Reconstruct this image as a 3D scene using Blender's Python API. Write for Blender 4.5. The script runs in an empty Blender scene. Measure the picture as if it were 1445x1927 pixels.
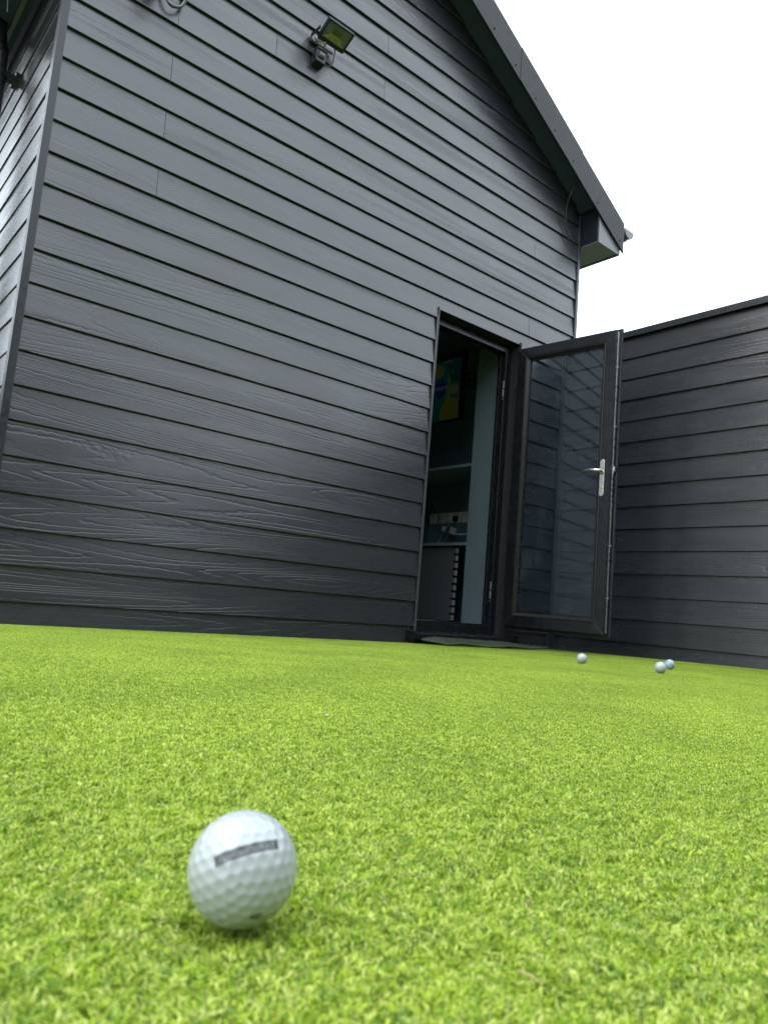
import bpy, bmesh, math, random
import numpy as np
from mathutils import Vector, Matrix
random.seed(7); np.random.seed(7)
R_ = math.radians
scene = bpy.context.scene
COL = scene.collection

# ------------------------------------------------------------------ camera
cam_d = bpy.data.cameras.new('camera'); cam = bpy.data.objects.new('camera', cam_d); COL.objects.link(cam)
cam.matrix_world = Matrix(((0.7640823, -0.1428776, -0.6290979, -0.7164112),
                           (-0.6399083, -0.0441693, -0.7671808, -3.5351777),
                           (0.0818261, 0.9887543, -0.1251775, 0.1202551),
                           (0, 0, 0, 1)))
cam_d.sensor_fit = 'VERTICAL'; cam_d.sensor_height = 36.0; cam_d.sensor_width = 27.0
cam_d.lens = 25.83
cam_d.clip_start = 0.01; cam_d.clip_end = 3000
cam_d.dof.use_dof = True; cam_d.dof.focus_distance = 1.9; cam_d.dof.aperture_fstop = 15.0
scene.camera = cam

# ------------------------------------------------------------------ sky, sun, exposure (bright overcast)
SUN_EL, SUN_AZ = R_(55), R_(285)          # azimuth clockwise from +Y
world = bpy.data.worlds.new('World'); scene.world = world; world.use_nodes = True
nt = world.node_tree; nt.nodes.clear()
w_out = nt.nodes.new('ShaderNodeOutputWorld')
sky = nt.nodes.new('ShaderNodeTexSky'); sky.sky_type = 'NISHITA'; sky.sun_disc = False
sky.sun_elevation = SUN_EL; sky.sun_rotation = SUN_AZ; sky.air_density = 1.0; sky.dust_density = 4.0
bg1 = nt.nodes.new('ShaderNodeBackground'); bg1.inputs[1].default_value = 0.05
nt.links.new(sky.outputs[0], bg1.inputs[0])
# even cloud layer: a little brighter overhead than near the horizon, all round
tc = nt.nodes.new('ShaderNodeTexCoord'); sp = nt.nodes.new('ShaderNodeSeparateXYZ')
nt.links.new(tc.outputs['Generated'], sp.inputs[0])
mr = nt.nodes.new('ShaderNodeMapRange'); mr.inputs[1].default_value = 0.0; mr.inputs[2].default_value = 1.0
mr.inputs[3].default_value = 0.52; mr.inputs[4].default_value = 1.0
nt.links.new(sp.outputs[2], mr.inputs[0])
bg2 = nt.nodes.new('ShaderNodeBackground'); bg2.inputs[0].default_value = (0.845, 0.93, 1.0, 1)
mu = nt.nodes.new('ShaderNodeMath'); mu.operation = 'MULTIPLY'; mu.inputs[1].default_value = 3.3
nt.links.new(mr.outputs[0], mu.inputs[0]); nt.links.new(mu.outputs[0], bg2.inputs[1])
ad = nt.nodes.new('ShaderNodeAddShader')
nt.links.new(bg1.outputs[0], ad.inputs[0]); nt.links.new(bg2.outputs[0], ad.inputs[1]); nt.links.new(ad.outputs[0], w_out.inputs[0])

sun_d = bpy.data.lights.new('sun', 'SUN'); sun = bpy.data.objects.new('sun', sun_d); COL.objects.link(sun)
sun_d.energy = 1.0; sun_d.angle = R_(40); sun_d.color = (1.0, 0.97, 0.92)
sdir = Vector((math.sin(SUN_AZ) * math.cos(SUN_EL), math.cos(SUN_AZ) * math.cos(SUN_EL), math.sin(SUN_EL)))
sun.rotation_euler = sdir.to_track_quat('Z', 'Y').to_euler()
sun.location = sdir * 30

vs = scene.view_settings
scene.display_settings.display_device = 'sRGB'
vs.view_transform = 'Standard'; vs.look = 'None'; vs.exposure = 0.0; vs.gamma = 1.0; vs.use_curve_mapping = False
scene.cycles.max_bounces = 6; scene.cycles.diffuse_bounces = 4; scene.cycles.glossy_bounces = 4; scene.cycles.transparent_max_bounces = 10
scene.cycles.use_adaptive_sampling = True; scene.cycles.adaptive_threshold = .015
scene.cycles.use_denoising = True

# ------------------------------------------------------------------ materials
class NT:
    def __init__(s, name):
        s.m = bpy.data.materials.new(name); s.m.use_nodes = True; s.t = s.m.node_tree
        s.b = s.t.nodes['Principled BSDF']; s.out = s.t.nodes['Material Output']
    def n(s, typ, **kw):
        x = s.t.nodes.new(typ)
        for k, v in kw.items():
            if k.startswith('i_'):
                key = k[2:]; key = int(key) if key.isdigit() else key
                x.inputs[key].default_value = v
            else: setattr(x, k, v)
        return x
    def l(s, a, b): s.t.links.new(a, b)
    def math(s, op, a, b=None, c=None):
        x = s.n('ShaderNodeMath', operation=op)
        for i, v in enumerate((a, b, c)):
            if v is None: continue
            if isinstance(v, (int, float)): x.inputs[i].default_value = v
            else: s.l(v, x.inputs[i])
        return x.outputs[0]
    def noise(s, vec, scale, detail=2, rough=.5, dist=0):
        x = s.n('ShaderNodeTexNoise'); x.inputs['Scale'].default_value = scale; x.inputs['Detail'].default_value = detail
        x.inputs['Roughness'].default_value = rough; x.inputs['Distortion'].default_value = dist
        if vec is not None: s.l(vec, x.inputs['Vector'])
        return x.outputs[0]
    def mapping(s, vec, sc, loc=None):
        x = s.n('ShaderNodeMapping'); x.inputs['Scale'].default_value = sc; s.l(vec, x.inputs['Vector'])
        if loc is not None: s.l(loc, x.inputs['Location'])
        return x.outputs[0]
    def ramp(s, fac, stops):
        x = s.n('ShaderNodeValToRGB'); e = x.color_ramp.elements
        while len(e) < len(stops): e.new(.5)
        for q, (p, c) in zip(e, stops):
            q.position = p; q.color = tuple(c) + (1,) if len(c) == 3 else c
        s.l(fac, x.inputs[0]); return x.outputs[0]
    def rng(s, v, a, b, c, d):
        x = s.n('ShaderNodeMapRange'); s.l(v, x.inputs[0])
        for i, q in enumerate((a, b, c, d)): x.inputs[i + 1].default_value = q
        return x.outputs[0]
    def bump(s, h, strength, dist):
        x = s.n('ShaderNodeBump'); x.inputs['Strength'].default_value = strength; x.inputs['Distance'].default_value = dist
        s.l(h, x.inputs['Height']); s.l(x.outputs[0], s.b.inputs['Normal'])

def plain(name, col, rough=.5, metal=0, spec=.5, var=.15, scale=30, bump=0.0, aniso=(1, 1, 1)):
    q = NT(name); tcn = q.n('ShaderNodeTexCoord').outputs['Object']
    v = q.mapping(tcn, aniso); nz = q.noise(v, scale, 4, .6)
    c0 = tuple(c * (1 - var) for c in col); c1 = tuple(min(1, c * (1 + var)) for c in col)
    q.l(q.ramp(nz, [(.3, c0), (.7, c1)]), q.b.inputs['Base Color'])
    q.l(q.rng(nz, .3, .7, max(0, rough - .07), min(1, rough + .07)), q.b.inputs['Roughness'])
    q.b.inputs['Metallic'].default_value = metal; q.b.inputs['Specular IOR Level'].default_value = spec
    if bump: q.bump(nz, bump, .002)
    return q.m

def board_material(name, base, rough, relief=1.0):
    q = NT(name)
    tcn = q.n('ShaderNodeTexCoord').outputs['Object']
    rnd = q.n('ShaderNodeObjectInfo').outputs['Random']
    cx = q.n('ShaderNodeCombineXYZ'); q.l(q.math('MULTIPLY', rnd, 61.0), cx.inputs[0]); q.l(q.math('MULTIPLY', rnd, 13.0), cx.inputs[2])
    add = q.n('ShaderNodeVectorMath', operation='ADD'); q.l(tcn, add.inputs[0]); q.l(cx.outputs[0], add.inputs[1])
    P = add.outputs[0]
    # growth-ring contours of a stretched field (the embossed cedar figure)
    wig = q.noise(q.mapping(P, (24, 1, 34)), 1.0, 1, .6)
    field = q.noise(q.mapping(P, (.42, .2, 7.0)), 1.0, 1, .3)
    f2 = q.math('ADD', field, q.math('MULTIPLY', wig, .020))
    saw = q.math('PINGPONG', q.math('MULTIPLY', f2, 25.0), .5)
    ridge = q.rng(saw, .0, .17, 0.0, 1.0)
    mask = q.rng(q.noise(q.mapping(P, (.5, .2, 9.0)), 1.0, 0), .42, .64, .26, 1.0)
    fine = q.noise(q.mapping(P, (9, 1, 360)), 1.0, 1, .6)
    h = q.math('ADD', q.math('MULTIPLY', q.math('MULTIPLY', ridge, mask), .40), q.math('MULTIPLY', fine, .16))
    q.bump(h, .85 * relief, .0019)
    # paint: slight tone from board to board, chalky handling marks, dust
    cloud = q.noise(q.mapping(P, (1.6, 1, 7)), 1.0, 3, .62)
    tone = q.math('ADD', q.rng(rnd, 0, 1, .90, 1.10), q.rng(cloud, .35, .7, -.10, .16))
    hs = q.n('ShaderNodeHueSaturation'); hs.inputs['Color'].default_value = tuple(base) + (1,)
    q.l(tone, hs.inputs['Value'])
    spk = q.n('ShaderNodeTexVoronoi'); spk.inputs['Scale'].default_value = 9; q.l(P, spk.inputs['Vector'])
    dot = q.math('LESS_THAN', spk.outputs['Distance'], .016)
    mx = q.n('ShaderNodeMixRGB'); mx.inputs[2].default_value = (.5, .5, .48, 1); q.l(hs.outputs[0], mx.inputs[1]); q.l(q.math('MULTIPLY', dot, .7), mx.inputs[0])
    q.l(mx.outputs[0], q.b.inputs['Base Color'])
    q.l(q.math('ADD', q.rng(cloud, .3, .72, rough + .07, rough - .07), q.rng(fine, .3, .7, -.03, .03)), q.b.inputs['Roughness'])
    q.b.inputs['IOR'].default_value = 1.74
    return q.m

ANTH = (.0205, .0220, .0270)
M = {}
M['board'] = board_material('painted fibre cement board', ANTH, .29, 1.15)
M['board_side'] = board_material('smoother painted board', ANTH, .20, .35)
M['trim'] = plain('anthracite aluminium trim', (.022, .025, .030), .33, 0, .5, .10, 40)
M['trim_pale'] = plain('worn aluminium edge', (.10, .105, .11), .35, .5, .5, .2, 60)
M['substrate'] = plain('black membrane', (.012, .013, .015), .8)
M['soffit'] = plain('anthracite soffit board', (.055, .070, .118), .75, 0, .15, .08, 8)
M['eaves_dark'] = plain('dark eaves lining', (.017, .021, .031), .7, 0, .15, .08, 10)
M['flash'] = plain('matt steel flashing', (.026, .027, .030), .5, 0, .22, .12, 22)
M['boxend'] = plain('eaves box panel', (.120, .128, .132), .36, 0, .6, .06, 12)
M['gutter'] = plain('anthracite gutter plastic', (.025, .028, .032), .3, 0, .5, .08, 20)
M['roof'] = plain('dark roof sheet', (.04, .042, .045), .6)
M['upvc'] = plain('black smooth frame', (.0075, .0085, .011), .26, 0, .5, .08, 12)
M['bead'] = plain('glazing bead', (.016, .014, .0135), .32, 0, .5, .1, 40)
M['gasket'] = plain('rubber gasket', (.010, .010, .011), .6)
M['chrome'] = plain('brushed nickel', (.62, .61, .58), .24, 1, .5, .06, 90)
M['brass'] = plain('brass lock barrel', (.66, .53, .28), .28, 1)
M['steel'] = plain('zinc plated strip', (.55, .56, .56), .38, .9, .5, .25, 50)
M['black_plastic'] = plain('black plastic', (.016, .018, .022), .35, 0, .5, .1)
M['grey_plastic'] = plain('smoked sensor lens', (.10, .11, .12), .25)
M['white_plastic'] = plain('white plastic', (.80, .80, .78), .4, 0, .5, .04)
M['led'] = plain('yellow led chip', (.12, .12, .06), .5)
M['reflector'] = plain('bright reflector', (.30, .31, .32), .22, 1, .5, .03)
M['reflector_dull'] = plain('dull reflector', (.20, .20, .29), .55, 0, .3, .05)
M['cable'] = plain('black cable', (.015, .016, .018), .45)
M['cable_grey'] = plain('grey cable', (.28, .29, .30), .45)
M['int_wall'] = plain('dark teal wall paint', (.120, .205, .270), .6, 0, .3, .06, 6)
M['int_floor'] = plain('grey vinyl floor', (.26, .27, .27), .5)
M['int_pale'] = plain('pale grey wall paint', (.60, .63, .66), .7, 0, .3, .04, 6)
M['panel'] = plain('blue grey laminate', (.145, .195, .212), .42, 0, .5, .03, 5)
M['shelf'] = plain('grey shelf edge', (.15, .20, .21), .4, 0, .5, .05)
M['foam'] = plain('charcoal foam tile', (.080, .086, .092), .8, 0, .3, .2, 80, .3)
M['foam_edge'] = plain('cut grey foam edge', (.24, .24, .23), .85, 0, .3, .15, 90)
M['ground'] = plain('rough lawn', (.070, .090, .045), .9, 0, .3, .3, 2, .3)
M['backing'] = plain('turf backing', (.014, .034, .004), .9, 0, .2, .3, 200, .4)
M['mat'] = plain('grey green ribbed rubber', (.066, .082, .052), .85, 0, .3, .3, 150, .5)
M['leaf'] = plain('dry leaf', (.20, .145, .085), .7, 0, .3, .25, 300)
M['straw'] = plain('straw', (.34, .30, .12), .6, 0, .3, .2, 200)
M['crumb'] = plain('pale petal', (.42, .38, .25), .6, 0, .3, .1, 200)

def glass_mat(name, tint, ior, dirt):
    q = NT(name); t = q.t; t.nodes.remove(q.b)
    tr = q.n('ShaderNodeBsdfTransparent'); tr.inputs[0].default_value = tint + (1,)
    gl = q.n('ShaderNodeBsdfGlossy'); gl.inputs['Roughness'].default_value = .015
    fr = q.n('ShaderNodeFresnel'); gm = q.n('ShaderNodeNewGeometry'); q.l(q.rng(gm.outputs['Backfacing'], 0, 1, ior, 1 / ior), fr.inputs[0])
    mx = q.n('ShaderNodeMixShader'); q.l(fr.outputs[0], mx.inputs[0]); q.l(tr.outputs[0], mx.inputs[1]); q.l(gl.outputs[0], mx.inputs[2])
    tcn = q.n('ShaderNodeTexCoord').outputs['Object']
    a = q.noise(q.mapping(tcn, (14, 14, 1.2)), 1, 4, .6); b = q.noise(tcn, 5, 3)
    c = q.math('MULTIPLY', q.rng(a, .52, .75, 0, 1), q.rng(b, .45, .7, 0, dirt))
    df = q.n('ShaderNodeBsdfDiffuse'); df.inputs[0].default_value = (.55, .57, .58, 1)
    m2 = q.n('ShaderNodeMixShader'); q.l(q.math('ADD', c, .002), m2.inputs[0]); q.l(mx.outputs[0], m2.inputs[1]); q.l(df.outputs[0], m2.inputs[2])
    q.l(m2.outputs[0], q.out.inputs[0]); return q.m
M['glass'] = glass_mat('door glass', (.93, .965, .985), 1.32, .03)
M['lens'] = glass_mat('floodlight glass', (.97, .98, .98), 1.45, .03)

def emit(name, col, strength):
    q = NT(name); q.b.inputs['Base Color'].default_value = (.01, .01, .01, 1); q.b.inputs['Roughness'].default_value = .25
    q.b.inputs['Emission Color'].default_value = tuple(col) + (1,); q.b.inputs['Emission Strength'].default_value = strength
    return q.m
TVS = .022
for k, c in dict(tv_teal=(.01, .30, .22), tv_green=(.32, .50, .05), tv_olive=(.42, .44, .06), tv_dark=(.01, .16, .16), tv_blue=(.03, .10, .42),
                 tv_white=(.8, .85, .9), tv_tan=(.45, .42, .25), tv_bar=(.02, .06, .10)).items(): M[k] = emit(k, c, TVS)

# turf fibre
q = NT('turf fibre'); at = q.n('ShaderNodeAttribute', attribute_name='fibre')
tl = q.n('ShaderNodeBsdfTranslucent'); df = q.n('ShaderNodeBsdfDiffuse'); gls = q.n('ShaderNodeBsdfGlossy'); gls.inputs['Roughness'].default_value = .45
geo = q.n('ShaderNodeNewGeometry')
big = q.noise(geo.outputs['Position'], 3.0, 4, .6)
hs = q.n('ShaderNodeHueSaturation'); q.l(at.outputs['Color'], hs.inputs['Color']); q.l(q.rng(big, .3, .7, .84, 1.14), hs.inputs['Value'])
q.l(q.rng(big, .3, .7, .505, .495), hs.inputs['Hue'])
q.l(hs.outputs[0], df.inputs[0]); q.l(hs.outputs[0], tl.inputs[0])
m1 = q.n('ShaderNodeMixShader'); m1.inputs[0].default_value = .20; q.l(df.outputs[0], m1.inputs[1]); q.l(tl.outputs[0], m1.inputs[2])
m2 = q.n('ShaderNodeMixShader'); m2.inputs[0].default_value = .02; q.l(m1.outputs[0], m2.inputs[1]); q.l(gls.outputs[0], m2.inputs[2])
q.l(m2.outputs[0], q.out.inputs[0]); M['fibre'] = q.m

# ------------------------------------------------------------------ mesh helpers
def link(o, parent=None):
    COL.objects.link(o)
    if parent is not None: o.parent = parent
    return o
def tag(o, label=None, cat=None, group=None, kind=None):
    if label: o['label'] = label
    if cat: o['category'] = cat
    if group: o['group'] = group
    if kind: o['kind'] = kind
    return o
def empty(name, loc=(0, 0, 0), parent=None):
    o = bpy.data.objects.new(name, None); o.location = loc; o.empty_display_size = .1
    return link(o, parent)
class MB:
    def __init__(s): s.v = []; s.f = []; s.sm = []
    def add(s, vs_, fs, smooth=False):
        o = len(s.v); s.v += [tuple(p) for p in vs_]; s.f += [tuple(i + o for i in f) for f in fs]; s.sm += [smooth] * len(fs); return s
    def box(s, a, b, mat=None):
        x0, y0, z0 = a; x1, y1, z1 = b
        vs_ = [(x0, y0, z0), (x1, y0, z0), (x1, y1, z0), (x0, y1, z0), (x0, y0, z1), (x1, y0, z1), (x1, y1, z1), (x0, y1, z1)]
        if mat is not None: vs_ = [mat @ Vector(p) for p in vs_]
        return s.add(vs_, [(3, 2, 1, 0), (4, 5, 6, 7), (0, 1, 5, 4), (1, 2, 6, 5), (2, 3, 7, 6), (3, 0, 4, 7)])
    def prism(s, poly, d):          # extrude a 3D polygon by vector d
        n = len(poly); d = Vector(d); a = [Vector(p) for p in poly]; b = [p + d for p in a]
        return s.add(a + b, [tuple(range(n))[::-1], tuple(range(n, 2 * n))] + [(i, (i + 1) % n, n + (i + 1) % n, n + i) for i in range(n)])
    def loft(s, A, B, smooth=False):   # two matching rings, capped
        n = len(A)
        return s.add(list(A) + list(B), [tuple(range(n))[::-1], tuple(range(n, 2 * n))] + [(i, (i + 1) % n, n + (i + 1) % n, n + i) for i in range(n)], smooth)
    def tube(s, pts, r, n=10, cap=True):
        pts = [Vector(p) for p in pts]; rings = []; up = Vector((0, 0, 1)); rr = r if isinstance(r, (list, tuple)) else [r] * len(pts)
        last = None
        for i, p in enumerate(pts):
            d = (pts[min(i + 1, len(pts) - 1)] - pts[max(i - 1, 0)]).normalized()
            a = last if last is not None else (up if abs(d.z) < .9 else Vector((1, 0, 0)))
            u = (a - d * a.dot(d)).normalized(); w = d.cross(u); last = u
            rings.append([p + (u * math.cos(t) + w * math.sin(t)) * rr[i] for t in [2 * math.pi * k / n for k in range(n)]])
        vs_ = [p for r_ in rings for p in r_]; fs = []
        for i in range(len(rings) - 1):
            for k in range(n): fs.append((i * n + k, i * n + (k + 1) % n, (i + 1) * n + (k + 1) % n, (i + 1) * n + k))
        s.add(vs_, fs, True)
        if cap: s.add(rings[0], [tuple(range(n))[::-1]]); s.add(rings[-1], [tuple(range(n))])
        return s
    def build(s, name, mat, parent=None, bevel=0, loc=None, seg=2):
        me = bpy.data.meshes.new(name); me.from_pydata(s.v, [], s.f); me.update()
        bm = bmesh.new(); bm.from_mesh(me); bmesh.ops.recalc_face_normals(bm, faces=bm.faces); bm.to_mesh(me); bm.free()
        for p_, sm_ in zip(me.polygons, s.sm): p_.use_smooth = sm_
        me.materials.append(mat); o = bpy.data.objects.new(name, me)
        if loc is not None: o.location = loc
        if bevel:
            b = o.modifiers.new('bevel', 'BEVEL'); b.width = bevel; b.segments = seg; b.limit_method = 'ANGLE'; b.angle_limit = R_(40)
        return link(o, parent)
def spline(ctrl, n=12):
    c = [Vector(p) for p in ctrl]; c = [c[0] * 2 - c[1]] + c + [c[-1] * 2 - c[-2]]; out = []
    for i in range(1, len(c) - 2):
        for k in range(n):
            t = k / n; a, b, d, e = c[i - 1:i + 3]
            out.append(.5 * ((2 * b) + (d - a) * t + (2 * a - 5 * b + 4 * d - e) * t * t + (3 * b - a - 3 * d + e) * t ** 3))
    return out + [c[-2]]

# ------------------------------------------------------------------ ground
def gz(x, y):      # level of the turf tips: falls gently towards the building
    x = max(-2.5, min(4.2, x)); y = max(-5.0, min(0.3, y))
    return -0.0972858 - 0.0036775 * x - 0.0413452 * y + 0.0028756 * x * y - 0.005 * y * y
PILE = .0055
ground = MB().add([(-900, -900, -.22), (900, -900, -.22), (900, 900, -.22), (-900, 900, -.22)], [(0, 1, 2, 3)]).build('ground', M['ground'])
tag(ground, 'rough lawn around and behind the garden building', 'ground', kind='structure')
nx, ny = 60, 50; vs_ = []; fs = []
for j in range(ny + 1):
    for i in range(nx + 1):
        x = -5 + (3.96 + 5) * i / nx; y = -7.5 + (7.5 + .05) * j / ny
        vs_.append((x, y, gz(x, y) - PILE))
for j in range(ny):
    for i in range(nx): a = j * (nx + 1) + i; fs.append((a, a + 1, a + nx + 2, a + nx + 1))
tb = MB().add(vs_, fs, True).build('turf_backing', M['backing']); tag(tb, 'dark green backing sheet under the putting turf', 'turf backing', kind='structure')

# ------------------------------------------------------------------ siding
PI_ = .16; TH = .014
SLOPE = .567; XM = 2.003                       # roof pitch and ridge position
def soffit_z(x): return 3.4726 - SLOPE * (abs(x - XM) - (4.057 - XM))
def siding(parent, mtx, name, rows, ext, joints, holes, TH=TH, bmat='board'):
    """rows of lapped boards on a wall; ext(z)->(x0,x1); joints(k)->[x]; holes: (x0,x1,z0,z1)"""
    for k in rows:
        z0 = k * PI_; h = PI_ + .022
        cuts = sorted(joints(k)); segs = []
        a0, a1 = ext(z0); t0, t1 = ext(z0 + h)
        if a1 - a0 < .05: continue
        if t1 - t0 < .02: t0 = t1 = (t0 + t1) / 2; t0 -= .01; t1 += .01
        pts_ = [(a0, t0)] + [(c - .0012, c - .0012) for c in cuts if a0 + .1 < c < a1 - .1 and c < t1 - .05]
        nxt = [(c + .0012, c + .0012) for c in cuts if a0 + .1 < c < a1 - .1 and c < t1 - .05]
        starts = [(a0, t0)] + nxt; ends = pts_[1:] + [(a1, t1)]
        for (sb, st), (eb, et) in zip(starts, ends):
            parts = [(sb, st, eb, et, 0, h)]
            for hx0, hx1, hz0, hz1 in holes:
                new = []
                for (b0, c0, b1, c1, lo, hi) in parts:
                    zlo, zhi = z0 + lo, z0 + hi
                    if b1 <= hx0 or b0 >= hx1 or zlo >= hz1 or z0 + PI_ <= hz0: new.append((b0, c0, b1, c1, lo, hi)); continue
                    if zlo < hz1 < zhi - .02 and hz1 - z0 < PI_ - .005:      # notched over the opening
                        if b0 < hx0: new.append((b0, c0, hx0, hx0, lo, hi))
                        new.append((max(b0, hx0), max(c0, hx0), min(b1, hx1), min(c1, hx1), hz1 - z0, hi))
                        if b1 > hx1: new.append((hx1, hx1, b1, c1, lo, hi))
                    else:
                        if b0 < hx0: new.append((b0, c0, hx0, hx0, lo, hi))
                        if b1 > hx1: new.append((hx1, hx1, b1, c1, lo, hi))
                parts = new
            for (b0, c0, b1, c1, lo, hi) in parts:
                if b1 - b0 < .02: continue
                m = MB(); A = []; B = []
                ylo = TH * 1.02 * lo / PI_
                prof = [(.0025 + ylo, lo), (ylo, lo + .0025), (TH * 1.02 * hi / PI_, hi), (TH * 1.02 * hi / PI_ + .011, hi), (max(TH * .97, ylo + .012), lo)]
                for y, z in prof:
                    t = z / h; A.append((b0 + (c0 - b0) * t, y, z)); B.append((b1 + (c1 - b1) * t, y, z))
                me_o = m.loft(A, B).build('board', M[bmat], parent)
                jit = random.uniform(-.0008, .0008)
                me_o.matrix_local = mtx @ Matrix.Translation((0, jit, z0))
    return

bld = empty('garden_building', (0, 0, -.1))
tag(bld, 'black timber-look clad garden building with open glazed door and gable roof', 'building')
OFF = Matrix.Translation((0, 0, .1))          # children are built in world coordinates
def bpart(o): o.matrix_parent_inverse = Matrix.Translation((0, 0, .1)); return o

DX0, DX1, DZ0, DZ1 = 2.522, 3.372, -.035, 2.142
XL, XR = -.03, 4.036
# gable wall core with the door opening
m = MB()
m.box((XL + .03, .030, -.22), (DX0 + .004, .13, 3.1)); m.box((DX1 - .004, .030, -.22), (XR - .02, .13, 3.1))
m.box((DX0 + .004, .030, DZ1 - .004), (DX1 - .004, .13, 3.1)); m.box((DX0 + .004, .030, -.22), (DX1 - .004, .13, DZ0 - .028))
m.prism([(XL + .03, .030, 3.1), (XR - .02, .030, 3.1), (XR - .02, .030, soffit_z(XR) + .05), (XM, .030, soffit_z(XM) + .05), (XL + .03, .030, soffit_z(XL) + .05)], (0, .10, 0))
gable = bpart(m.build('wall', M['substrate'], bld)); gable['label'] = 'gable wall of black lapped boards with the doorway'
JX = {}
def gj(k):
    if k in (13, 15, 17, 19): return [.52 + (k == 17) * -.002]
    if k in (14,): return [3.463]
    if k in (18,): return [3.477]
    if k in (21, 23): return [1.9]
    if k in (20, 24): return [1.1]
    return []
def gext(z):
    x1 = XR - .018
    if soffit_z(x1) < z + .0: x1 = min(x1, XM + (3.4726 - z) / SLOPE + (4.057 - XM))
    x0 = .0
    if soffit_z(x0) < z: x0 = max(x0, XM - (3.4726 - z) / SLOPE - (4.057 - XM))
    return x0, x1
siding(gable, Matrix.Identity(4), 'board', range(-1, 29), gext, gj, [(DX0, DX1, DZ0, DZ1)])
# short boards right of the opening stop at the inner corner trim below the boundary wall top: covered by that trim
# side wall (faces -x)
side = bpart(MB().box((XL + .03, .13, -.22), (XL + .13, 5.2, 3.3)).build('wall', M['substrate'], bld)); side['label'] = 'side wall of black lapped boards catching the white sky'
SM = Matrix.Translation((XL, 0, 0)) @ Matrix.Rotation(R_(-90), 4, 'Z')      # local x -> -y, local y -> +x
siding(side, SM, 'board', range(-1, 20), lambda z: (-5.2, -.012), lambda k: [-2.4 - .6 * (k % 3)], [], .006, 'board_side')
bpart(MB().box((3.9, .13, -.22), (XR - .02, 5.2, 3.3)).build('wall', M['substrate'], bld))
bpart(MB().box((XL + .13, 5.1, -.22), (3.9, 5.2, 3.3)).build('wall', M['substrate'], bld))
# corner trims: two-flange outside corner with rounded nose
def corner_trim(x, z0, z1, sgn, w=.045):
    m = MB()
    m.box((min(x, x + sgn * w), -.006, z0), (max(x, x + sgn * w), .0185, z1))
    m.box((min(x, x + sgn * .022), .0188, z0), (max(x, x + sgn * .022), .05, z1))
    return bpart(m.build('corner_trim', M['trim'], bld, .0025))
corner_trim(XL - .006, -.2, 3.45, 1, .036); corner_trim(XR + .008, 2.2, 3.45, -1, .030)
# inner corner trim against the boundary wall
m = MB(); m.box((3.888, -.005, -.2), (3.952, .018, 2.29))
bpart(m.build('corner_trim', M['trim'], bld, .002))
# doorway edge trims (thin channel)
m = MB(); m.box((DX0 - .005, -.007, -.03), (DX0 - .0005, .03, DZ1 + .018)); m.box((DX0 - .016, -.003, -.03), (DX0 - .0052, -.001, DZ1 - .05))
bpart(m.build('edge_trim', M['trim_pale'], bld, .001))
m = MB(); m.box((DX1 + .0005, -.009, -.03), (DX1 + .012, .03, DZ1 + .018)); bpart(m.build('edge_trim', M['trim'], bld, .001))

# ------------------------------------------------------------------ roof, verge, eaves
YV = -.18
def rk(x, off): return soffit_z(x) + off
m = MB()
for s in (-1, 1):
    xo = XM + (2.40 if s > 0 else -2.150)
    A = [(XM, -.172, rk(XM, .03)), (xo, -.172, rk(xo, .03)), (xo, -.172, rk(xo, .165)), (XM, -.172, rk(XM, .165))]
    m.prism(A, (0, 5.6, 0))
roof = bpart(m.build('roof', M['roof'], bld))
for s in (-1, 1):       # sloping soffit board between wall and verge
    xo = XM + s * 2.035
    A = [(XM, 0, rk(XM, 0)), (xo, 0, rk(xo, 0)), (xo, 0, rk(xo, .028)), (XM, 0, rk(XM, .028))]
    mm = MB(); mm.prism([(a, -.172, c) for a, b, c in A], (0, .2, 0)); bpart(mm.build('soffit', M['soffit'], bld))
# verge flashing in lapped lengths with a rolled drip lip, and its screws
def verge(s):
    cuts = [(0.0, 1.02), (.98, 1.77), (1.75, 2.385 if s > 0 else 2.14)]
    for i, (a, b) in enumerate(cuts):
        lift = .0025 * (i % 2)
        mm = MB(); xa, xb = XM + s * a, XM + s * b
        lo, hi = -.065, .185 + .004 * (i % 2)
        sec = [(YV - lift, lo), (YV - lift, hi), (YV - lift + .004, hi + .003), (YV + .10, hi + .004), (YV + .10, hi), (YV - lift + .0045, hi - .003), (YV - lift + .0015, lo)]
        mm.loft([(xa, y, rk(xa, z)) for y, z in sec], [(xb, y, rk(xb, z)) for y, z in sec])
        lip = [(YV - lift - .004, lo - .012), (YV - lift - .004, lo + .002), (YV - lift - .0005, lo + .006), (YV + .012, lo - .006), (YV + .012, lo - .012)]
        mm.loft([(xa, y, rk(xa, z)) for y, z in lip], [(xb, y, rk(xb, z)) for y, z in lip])
        fl = bpart(mm.build('verge_flashing', M['flash'], bld))
        for px in ((2.683, 2.931, 2.35, 2.1) if i == 0 else (3.171, 3.413, 3.655) if i == 1 else ((4.006, 4.34) if s > 0 else (4.006,))):
            x = px if s > 0 else 2 * XM - px
            z = rk(x, -.008)
            sc = MB(); sc.tube([(x, YV - .001, z), (x, YV - .005, z)], .0060, 10); sc.tube([(x, YV - .008, z), (x, YV - .012, z)], .005, 6)
            so = sc.build('screw', M['gutter'], fl)
for s in (1, -1): verge(s)
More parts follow.
